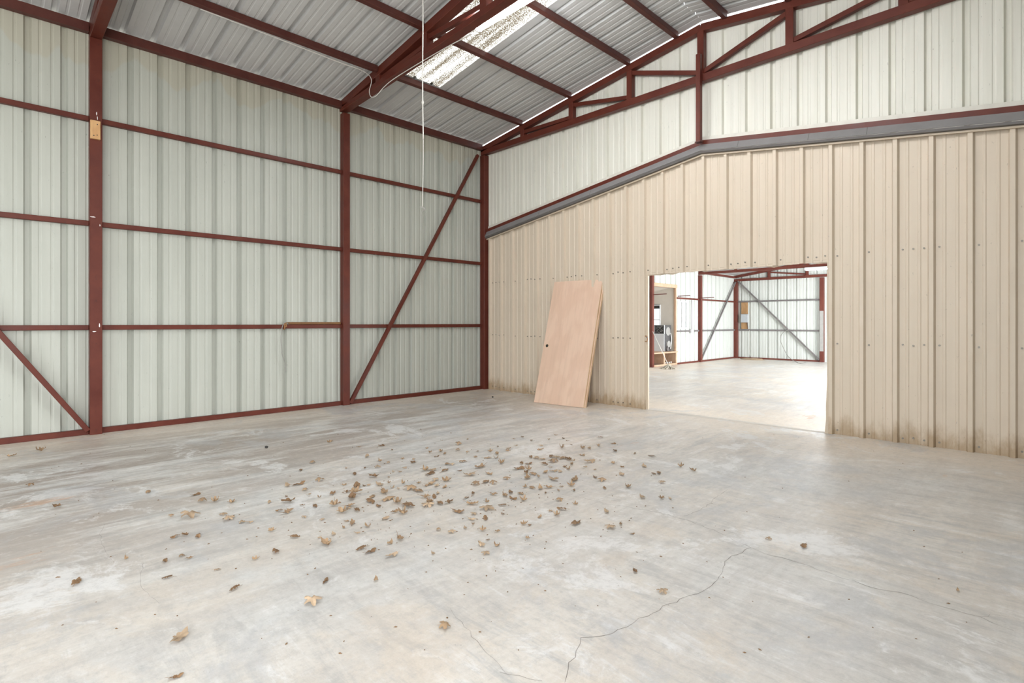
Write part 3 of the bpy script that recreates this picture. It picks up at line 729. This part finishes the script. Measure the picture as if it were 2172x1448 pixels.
bm = bmesh.new(); cyl(bm, (apx + .085, apy - .16, .406 + .075), (1, 0, 0), .06, .05, 18); link('motor', bm_mesh(bm, 'mo'), M['galv'], ap)
link('hose', tube_mesh('hose', spline([(apx + .07, apy + .05, .96), (apx + .09, apy + .06, .80), (apx + .09, apy + .04, .60), (apx + .09, apy + .0, .47)]), .02, 8), M['light_metal'], ap)
for k in range(5):
    pts = [(apx - .20 + .05 * k + .05 * math.sin(i * 1.7 + k), apy - .277, .406 + .56 + .03 * i + .02 * math.cos(k * 2 + i)) for i in range(7)]
    link('wiring', tube_mesh('wiring', spline(pts, 4), .008, 5), M['cable'] if k % 2 else M['black'], ap)
# mop leaning on the first post
mp = P(1404, 781, 2, 0) + Vector((.20, 0, 0)); mt_ = Vector((AX0 + .115, 6.58, 1.02))
mo = empty('string_mop', mp, label='string mop with pale handle leaning on the first annex post', cat='mop')
link('handle', tube_mesh('handle', [mp + Vector((0, 0, .09)), mt_], .009, 8), M['cord'], mo)
for k in range(26):
    a = rnd.uniform(0, 2 * math.pi); r_ = rnd.uniform(.10, .24); q = mp + Vector((math.cos(a) * r_, math.sin(a) * r_, .014))
    link('mop_strand', tube_mesh('ms', spline([mp + Vector((0, 0, .12)), mp + Vector((math.cos(a) * .05, math.sin(a) * .05, .10)), mp + Vector((math.cos(a + .2) * r_ * .7, math.sin(a + .2) * r_ * .7, .03)), q], 4), .011, 5), M['mop'], mo)
# meter board and box on the far wall
eb = empty('meter_board', (.03, AY1 - .03, 1.05), label='brown board fixed to the annex far wall behind a grey box', cat='board')
box('board', -.095, .135, AY1 - .075, AY1 - .052, 1.05, 1.99, M['brown_board'], eb)
bx_ = empty('electric_box', (.04, AY1 - .12, 1.27), label='grey electric box on the brown board in the annex', cat='electric box')
box('enclosure', -.085, .165, AY1 - .155, AY1 - .077, 1.275, 1.575, M['box_grey'], bx_, bevel=.006)
box('cover', -.075, .155, AY1 - .161, AY1 - .1555, 1.285, 1.562, M['box_grey'], bx_, bevel=.002)
link('conduit', tube_mesh('conduit', [(.13, AY1 - .1, 1.27), (.15, AY1 - .09, 1.1), (.15, AY1 - .09, 1.04)], .012, 8), M['galv'], bx_)
cb = spline([P(1675, 698, 1, AY1 - .16), P(1660, 706, 1, AY1 - .16), P(1655, 720, 1, AY1 - .16), P(1662, 738, 1, AY1 - .16), P(1672, 756, 1, AY1 - .16), P(1690, 768, 2, .012), P(1700, 770, 2, .012), P(1708, 768, 2, .012)], 6)
tag(link('loose_cable', tube_mesh('loose_cable', cb, .010, 6), M['cable']), 'loose grey cable curving down the annex far wall to the floor', 'cable')
cb = spline([P(1590, 700, 1, AY1 - .06), P(1589, 730, 1, AY1 - .06), P(1590, 750, 1, AY1 - .06), P(1597, 760, 2, .008)], 6)
tag(link('loose_cable', tube_mesh('loose_cable', cb, .007, 6), M['cord']), 'thin pale wire hanging below the grey electric box', 'cable')
# socket and conduit right of the window
sk = empty('wall_socket', (AX0 + .06, 8.97, 1.0), label='white wall socket on the lower annex girt beside the window', cat='socket')
box('socket_box', AX0 + .051, AX0 + .11, 8.93, 9.05, .95, 1.07, M['white_enamel'], sk)
link('conduit', tube_mesh('conduit', [(AX0 + .07, 8.99, 1.07), (AX0 + .07, 9.0, 1.5), (AX0 + .07, 8.98, 2.0)], .010, 6), M['galv'], sk)
# small heap of swept dirt by the far corner
bm = bmesh.new(); bmesh.ops.create_icosphere(bm, subdivisions=3, radius=1)
for v in bm.verts:
    nz = mnoise.noise(v.co * 3); v.co = Vector((v.co.x * .40 * (1 + .3 * nz), v.co.y * .22 * (1 + .3 * nz), max(0, v.co.z) * .05 * (1 + .6 * nz) + .001))
dm = bm_mesh(bm, 'dirt_heap', True)
o = link('dirt_heap', dm, M['leaf_c'], label='low heap of swept dirt at the foot of the annex far wall', cat='dirt heap'); o.location = (.45, AY1 - .45, 0)

# ------------------------------------------------------------------ floor cracks and patches
def crack(pix, wmm, sub=7, amp=.012):
    wmm *= .5
    pts = [P(u, v, 2, 0) for u, v in pix]; line = []
    for i in range(len(pts) - 1):
        a, b = pts[i], pts[i + 1]; n = max(2, int((b - a).length / .035)); pr = Vector((-(b - a).y, (b - a).x, 0)).normalized()
        for k in range(n):
            t = k / n; line.append(a.lerp(b, t) + pr * (rnd.uniform(-amp, amp) if k else 0))
    line.append(pts[-1]); vs, fs = [], []
    for i, p in enumerate(line):
        d = (line[min(i + 1, len(line) - 1)] - line[max(i - 1, 0)]); pr = Vector((-d.y, d.x, 0)).normalized() * (wmm / 2000) * rnd.uniform(.35, 1.25)
        vs += [p + pr + Vector((0, 0, .0007)), p - pr + Vector((0, 0, .0007))]
    for i in range(len(line) - 1): fs.append((2 * i, 2 * i + 1, 2 * i + 3, 2 * i + 2))
    link('crack', mesh('crack', vs, fs), M['crack'], floor)
crack([(1190, 1048), (1240, 1056), (1300, 1071), (1370, 1081), (1420, 1092), (1490, 1115), (1535, 1134), (1592, 1161), (1640, 1179), (1700, 1195), (1770, 1219), (1850, 1246), (1930, 1262), (2000, 1287), (2080, 1308), (2150, 1337)], 5)
crack([(1592, 1161), (1575, 1172), (1545, 1185), (1533, 1212), (1515, 1235), (1500, 1248), (1465, 1262), (1420, 1280), (1385, 1300), (1345, 1320), (1310, 1335), (1280, 1348), (1232, 1352), (1222, 1380), (1205, 1420), (1198, 1447)], 4.5)
crack([(1449, 1094), (1480, 1084), (1500, 1070), (1520, 1054), (1543, 1038)], 4)
crack([(222, 1112), (212, 1130), (216, 1150), (228, 1175), (238, 1188)], 1.6, amp=.005)
crack([(304, 1193), (298, 1225), (300, 1245), (318, 1265), (338, 1280)], 1.6, amp=.005)
crack([(955, 1290), (985, 1330), (1020, 1370), (1060, 1410), (1075, 1430)], 2.5)
crack([(1060, 1425), (1100, 1432), (1150, 1444)], 3)
crack([(1195, 902), (1205, 912), (1190, 925)], 3)
crack([(1215, 975), (1260, 978), (1300, 981)], 4)
crack([(2080, 1308), (2100, 1302), (2140, 1308)], 2.5)
for (u, v, a, b) in ((1648, 917, .16, .06), (1672, 949, .10, .05), (1622, 930, .10, .04)):
    c = P(u, v, 2, 0); vs = []
    for k in range(16):
        t = 2 * math.pi * k / 16; q = rnd.uniform(.75, 1.2); vs.append(c + Vector((math.cos(t) * a * q * .7 - math.sin(t) * b * q * .3, math.sin(t) * a * q * .7 + math.cos(t) * b * .3, .0012)))
    link('mortar_patch', mesh('mp', vs, [tuple(range(16))]), M['patch'], floor)

# ------------------------------------------------------------------ dry leaves
def leaf_mesh(name, seed, kind):
    r = random.Random(seed); n = 28; out = []
    for k in range(n):
        a = 2 * math.pi * k / n
        if kind == 0:      # star-lobed leaf
            rad = .38 + .62 * abs(math.cos(2.5 * a)) ** 1.3
        elif kind == 1:    # oak-like, long with shallow lobes
            e = 1 / math.sqrt((math.cos(a) / 1.0) ** 2 + (math.sin(a) / .48) ** 2); rad = e * (.86 + .16 * math.cos(7 * a))
        else:              # pointed oval
            rad = 1 / math.sqrt((math.cos(a)) ** 2 + (math.sin(a) / .42) ** 2) * (1.0 + .05 * math.cos(9 * a))
        out.append((a, rad * r.uniform(.92, 1.06)))
    ca, cu, tw, fold = r.uniform(0, math.pi), r.uniform(.5, 1.7), r.uniform(-.9, .9), r.uniform(.2, 1.3)
    vs = []
    def dis(x, y):
        p = x * math.cos(ca) + y * math.sin(ca); q = -x * math.sin(ca) + y * math.cos(ca)
        z = cu * .55 * p * p + fold * .35 * abs(q) + tw * .35 * p * q + .34 * mnoise.noise(Vector((x * 2.2, y * 2.2, seed * 1.7)))
        sh = 1 - .24 * cu * abs(p)
        return (x * sh, y * sh, z)
    vs.append(dis(0, 0))
    for rr in (.5, 1.0):
        for a, rad in out: vs.append(dis(math.cos(a) * rad * rr, math.sin(a) * rad * rr))
    fs = [(0, 1 + k, 1 + (k + 1) % n) for k in range(n)] + [(1 + k, 1 + n + k, 1 + n + (k + 1) % n, 1 + (k + 1) % n) for k in range(n)]
    b = len(vs); s0 = Vector(dis(-.3, 0)); s1 = Vector(dis(-1.35, .1)) * 1.0; s1.z = max(s1.z * .7, s0.z)
    for p, wv in ((s0, .03), (s1, .022)):
        vs += [p + Vector((0, wv, 0)), p + Vector((0, -wv, 0)), p + Vector((0, 0, wv * 1.4))]
    fs += [(b, b + 1, b + 4, b + 3), (b + 1, b + 2, b + 5, b + 4), (b + 2, b, b + 3, b + 5)]
    if seed % 3 == 1: vs = [(v[0], v[1], -v[2] * .9) for v in vs]      # some lie face down, like a little tent
    mz = min(v[2] for v in vs); vs = [(v[0] * .5, v[1] * .5, (v[2] - mz) * .5) for v in vs]   # about 1 across
    return mesh(name, vs, fs, True)
LM = []
for i in range(14):
    me = leaf_mesh('dry_leaf', i, (0, 1, 2, 0, 1, 2, 1)[i % 7]); me.materials.append(M[('leaf_a', 'leaf_b', 'leaf_c', 'leaf_a')[i % 4]]); LM.append(me)
A = [(410,160,45),(665,198,45),(862,190,50),(958,228,25),(1210,45,25),(1475,78,20),(1622,132,30),(1395,145,15),(1540,178,60),(2028,130,20),(260,340,50),(158,405,55),(740,288,65),(850,325,40),(925,340,35),(1050,308,15),(1148,310,30),(1145,340,60),(830,380,50),(720,385,15),(555,388,35),(1070,385,35),(630,440,60),(970,420,40),(1025,418,40),(800,465,95),(930,468,25),(325,495,70),(40,542,65),(140,530,85),(535,540,55),(650,555,100),(715,540,40),(755,538,35),(850,535,100),(930,518,30),(1055,518,50),(1190,520,55),(960,560,45),(1015,568,30),(195,580,55),(228,620,25),(320,642,40),(440,612,75),(565,600,55),(640,605,90),(610,650,110),(30,640,35),(45,685,100),(172,715,25),(280,725,70),(515,720,150),(570,740,50),(520,775,90),(650,760,75),(770,680,105),(785,640,80),(890,603,110),(925,660,110),(1000,690,100),(840,720,60),(1120,570,110),(1190,590,95),(1100,720,120),(1000,777,150),(900,832,85),(190,818,30),(345,840,40),(40,780,90),(555,855,20),(610,875,80),(535,910,50),(745,900,75),(650,958,55),(105,995,90),(320,1000,45),(445,970,75),(380,1050,150),(730,1110,190),(940,1050,85),(1030,1010,130),(958,1160,115),(1320,1140,75),(1280,405,120),(1290,440,90),(1300,530,90),(1260,545,50),(1350,545,70),(1340,490,60),(1430,500,70),(1420,555,60),(1250,645,90),(1330,640,70),(1360,610,50),(1290,690,110),(1380,700,80),(1460,690,70),(1270,715,90),(1440,350,60),(1480,355,50),(1580,330,70),(1420,410,80),(1550,410,40),(1640,450,110),(1730,380,100),(1690,530,90),(1810,440,75),(1780,510,90),(1850,520,70),(1920,345,70),(1960,480,60),(1610,650,55),(1670,615,50),(1660,705,100),(1790,685,50),(1850,620,75),(1930,715,65),(1540,770,100),(1675,790,50),(1790,745,105),(1655,840,80),(1780,830,85),(1930,790,30),(1600,915,70),(1670,885,30),(1750,935,75),(1880,945,60),(1365,930,55),(1480,950,75),(1800,1018,35),(1745,1065,105),(1880,1068,75),(1780,1138,75),(375,1385,75),(818,1372,75),(2000,600,70),(2020,655,70),(1950,630,90),(1265,215,30),(1290,250,40),(1350,285,40),(1385,240,45),(1420,262,45),(1535,230,50),(1620,250,25),(1710,238,20),(1820,242,45),(1880,262,60),(1885,197,35),(1980,215,45),(1975,240,40),(1850,298,110),(1690,290,40),(2045,190,30)]
B = [(447,112,40),(528,145,40),(678,135,22),(742,98,40),(808,125,40),(845,145,30),(875,180,20),(795,205,60),(610,190,35),(605,225,60),(1132,115,40),(1240,172,45),(1115,190,45),(1000,208,100),(1260,237,50),(1435,258,40),(1580,280,55),(970,275,55),(1035,335,100),(1245,345,40),(1325,380,40),(1085,400,35),(1000,375,20),(1515,372,75),(1320,445,80),(1645,430,70),(1600,437,50),(1945,408,75),(1835,375,50),(1675,515,55),(1375,555,60),(1085,468,50),(1145,495,75),(1168,565,55),(905,495,100),(875,540,70),(720,490,100),(790,548,40),(765,583,45),(675,560,75),(560,565,130),(470,555,60),(650,605,40),(900,583,40),(770,670,65),(912,703,45),(455,670,65),(430,612,60),(690,765,35),(795,750,85),(745,800,75),(600,820,60),(1185,770,65),(1500,645,75),(1670,655,50),(1745,655,50),(920,875,130),(1220,910,105),(1310,880,65),(1410,965,40),(460,880,75),(510,890,35),(490,1005,45),(1435,1295,75),(520,290,60),(570,300,60),(620,310,60),(700,285,60),(745,290,70),(800,300,80),(850,312,80),(890,320,40),(720,330,90),(640,355,70),(880,352,60),(820,375,45),(850,395,60),(780,420,60),(720,415,60),(650,425,60),(700,380,35),(500,400,60),(415,395,90),(440,350,60),(500,350,65),(480,430,70),(540,440,80),(590,462,45),(490,475,90)]
Cc = [(65,180,30),(225,150,38),(170,343,30),(320,465,38),(430,890,75),(708,755,28),(830,380,40),(1095,397,40),(925,770,48),(1018,740,35),(1058,755,40),(940,862,50),(980,635,40),(1038,625,40),(1110,632,42),(1165,437,80),(1298,440,40),(1510,440,30),(1062,522,80),(1250,508,35),(1280,535,45),(1355,552,30),(1398,552,28),(958,516,25),(1522,600,38),(1565,485,30),(1430,760,40),(1545,718,60),(1315,925,65),(1010,1200,105),(985,1420,60),(1218,817,35)]
Dd = [(1705, 1160, 24), (1405, 1256, 24), (943, 1330, 30), (1630, 1144, 11), (2032, 1254, 10), (663, 1278, 34)]
L = [(600 + x / 4.138, 900 + y / 4.138, w_ / 4.138) for x, y, w_ in A] + [(1000 + x / 4.138, 900 + y / 4.138, w_ / 4.138) for x, y, w_ in B] + [(x / 2.642, 900 + y / 2.642, w_ / 2.642) for x, y, w_ in Cc] + Dd
leaves = []
for u, v, wp in L:
    p = P(u, v, 2, 0); s = (CAM - p).length; wm = wp * s / F_PX
    if wm > .115:                                  # two leaves lying side by side
        d = wm * .27; ax_ = Vector((math.cos(TH), math.sin(TH), 0))
        for k in (-1, 1): leaves.append((p + ax_ * (d * k) + Vector((rnd.uniform(-.02, .02), rnd.uniform(-.02, .02), 0)), wm * .56))
    else: leaves.append((p, max(.034, wm * 1.02)))
def pix(p):
    d = p - CAM; s_, c_ = math.sin(TH), math.cos(TH)
    dep = -d.x * s_ + d.y * c_; rt = d.x * c_ + d.y * s_
    return 1086 + F_PX * rt / dep, Y0 - F_PX * d.z / dep
named = [  # (u, v, label)
    (943, 1330, 'pale dry leaf lying closest to the camera at the lower centre'),
    (382, 1354, 'twisted brown leaf on the floor at the lower left'),
    (373, 1437, 'pale leaf cut by the bottom edge of the picture'),
    (663, 1278, 'flat dark brown leaf left of the nearest pale leaf'),
    (163, 1237, 'dark curled leaf far out on the near left floor'),
    (1405, 1256, 'tan leaf lying beside the long floor crack'),
    (1347, 1213, 'small curled leaf alone between the drift and the crack'),
    (1705, 1160, 'brown leaf alone on the right, past the fork of the cracks'),
    (1630, 1144, 'tiny leaf scrap just above the fork of the cracks'),
    (2032, 1254, 'tiny dark leaf scrap far right on the bare floor'),
    (85, 957, 'rust-brown leaf near the left wall, the right one of two'),
    (25, 968, 'small curled leaf near the left wall, the left one of two'),
    (64, 1030, 'small flat leaf at the far left edge of the floor'),
    (121, 1076, 'folded brown leaf at the left, above the pale worn patch'),
    (268, 1186, 'small dark leaf alone on the pale left floor'),
    (350, 1191, 'dark domed leaf left of the drift'),
    (356, 1226, 'pale torn leaf below the dark domed leaf'),
    (498, 1250, 'brown leaf pointing right, left of the nearest drift edge'),
    (690, 1235, 'upright narrow brown leaf in front of the drift'),
    (797, 1231, 'small dark flat leaf in front of the drift'),
    (1363, 1056, 'upright hand-shaped leaf right of the drift'),
    (1470, 999, 'pale leaf farthest right of the drift'),
    (1405, 1024, 'dark-tipped leaf right of the drift, behind the hand-shaped one'),
    (314, 1044, 'small leaf left of the orange floor stain'),
    (892, 911, 'tiny leaf farthest back towards the middle column'),
]
used = set(); lab = {}
for (nu, nv, t) in named:
    best = min((i for i in range(len(leaves)) if i not in used), key=lambda i: math.hypot(pix(leaves[i][0])[0] - nu, pix(leaves[i][0])[1] - nv))
    used.add(best); lab[best] = t
order = sorted(range(len(leaves)), key=lambda i: -leaves[i][1] / (leaves[i][0] - CAM).length)
keep = set(order[:298]) | used
ORD = 'first second third fourth fifth sixth seventh eighth ninth tenth eleventh twelfth thirteenth fourteenth fifteenth sixteenth seventeenth eighteenth nineteenth twentieth'.split()
def zone(u, v):
    if u < 600: return ('in the sparse upper row left of the drift' if v < 1110 else 'in the sparse lower row left of the drift'), 1
    if u >= 1110 and v >= 1010: return ('in the far scatter right of the drift' if v < 1055 else 'in the near scatter right of the drift'), 1
    if v >= 1130: return 'in the nearest row along the front of the drift', 1
    if v >= 1085: return 'in the second row along the front of the drift', 1
    if v < 965 and u < 1110: return 'in the farthest row behind the drift', 1
    if u >= 1110: return ('small dry leaf in the far right part of the leaf drift', 'leaves at the far right of the drift'), 0
    if u > 880: return ('small curled dry leaf in the dense heart of the leaf drift', 'leaves in the heart of the drift'), 0
    return ('dry leaf in the left half of the leaf drift', 'leaves in the left half of the drift'), 0
rows = {}
for i in keep - used:
    u, v = pix(leaves[i][0]); z_, o_ = zone(u, v)
    if o_: rows.setdefault(z_, []).append((u, i))
for z_, it in rows.items():
    for k, (u, i) in enumerate(sorted(it)):
        lab[i] = f'dry leaf, {ORD[k]} from the left {z_}' if k < 20 else f'dry leaf, {ORD[len(it) - 1 - k]} from the right {z_}'
for i, (p, sz) in enumerate(leaves):
    if i not in keep: continue
    o = bpy.data.objects.new('dry_leaf', LM[rnd.randrange(14)]); COL.objects.link(o)
    o.location = (p.x, p.y, .0025 + rnd.uniform(0, .002)); q_ = 1.0 if (p - CAM).length < 3.7 else 1.22
    o.scale = (sz * q_ * rnd.uniform(.95, 1.12),) * 2 + (sz * q_ * rnd.uniform(.75, 1.05),)
    o.rotation_euler = (rnd.uniform(-.06, .06), rnd.uniform(-.06, .06), rnd.uniform(0, 6.28))
    u, v = pix(p)
    if i in lab: tag(o, lab[i], 'leaf', 'dry leaves scattered on the floor')
    else:
        (t, g), _ = zone(u, v)
        tag(o, t, 'leaf', g)
# leaf crumbs and grit (far too small to count)
bm = bmesh.new()
for k in range(420):
    if k < 300: u, v = rnd.gauss(900, 260), rnd.gauss(1060, 75)
    else: u, v = rnd.uniform(60, 2100), rnd.uniform(900, 1400)
    if v < 900 or v > 1440: continue
    p = P(u, v, 2, 0); r_ = rnd.uniform(.002, .0065)
    if not (.15 < p.x < W2 - .1 and p.y < -.2): continue
    a = rnd.uniform(0, 6.28); e = Vector((math.cos(a), math.sin(a), 0)); f = Vector((-e.y, e.x, 0)); c = Vector((p.x, p.y, .001))
    q = [c + e * r_ * 1.6, c + f * r_ * .7, c - e * r_ * 1.4, c - f * r_ * .8]; tp = bm.verts.new(c + Vector((0, 0, r_ * .7)))
    qs = [bm.verts.new(x) for x in q]
    for i in range(4): bm.faces.new((qs[i], qs[(i + 1) % 4], tp))
link('leaf_crumbs', bm_mesh(bm, 'leaf_crumbs'), M['leaf_b'], label='dark leaf crumbs and grit scattered over the concrete floor', cat='debris', kind='stuff')
# two dark pellets and a twig at the back of the floor
for (u, v, lb) in ((1045, 843, 'small black pellet on the floor near the corner column'), (565, 950, 'small black pellet on the floor before the left wall')):
    p = P(u, v, 2, 0); bm = bmesh.new(); bmesh.ops.create_icosphere(bm, subdivisions=2, radius=.016)
    for vv in bm.verts: vv.co *= 1 + .2 * mnoise.noise(vv.co * 90); vv.co.z = vv.co.z * .8 + .012
    o = link('pellet', bm_mesh(bm, 'pellet', True), M['black'], label=lb, cat='pellet'); o.location = p
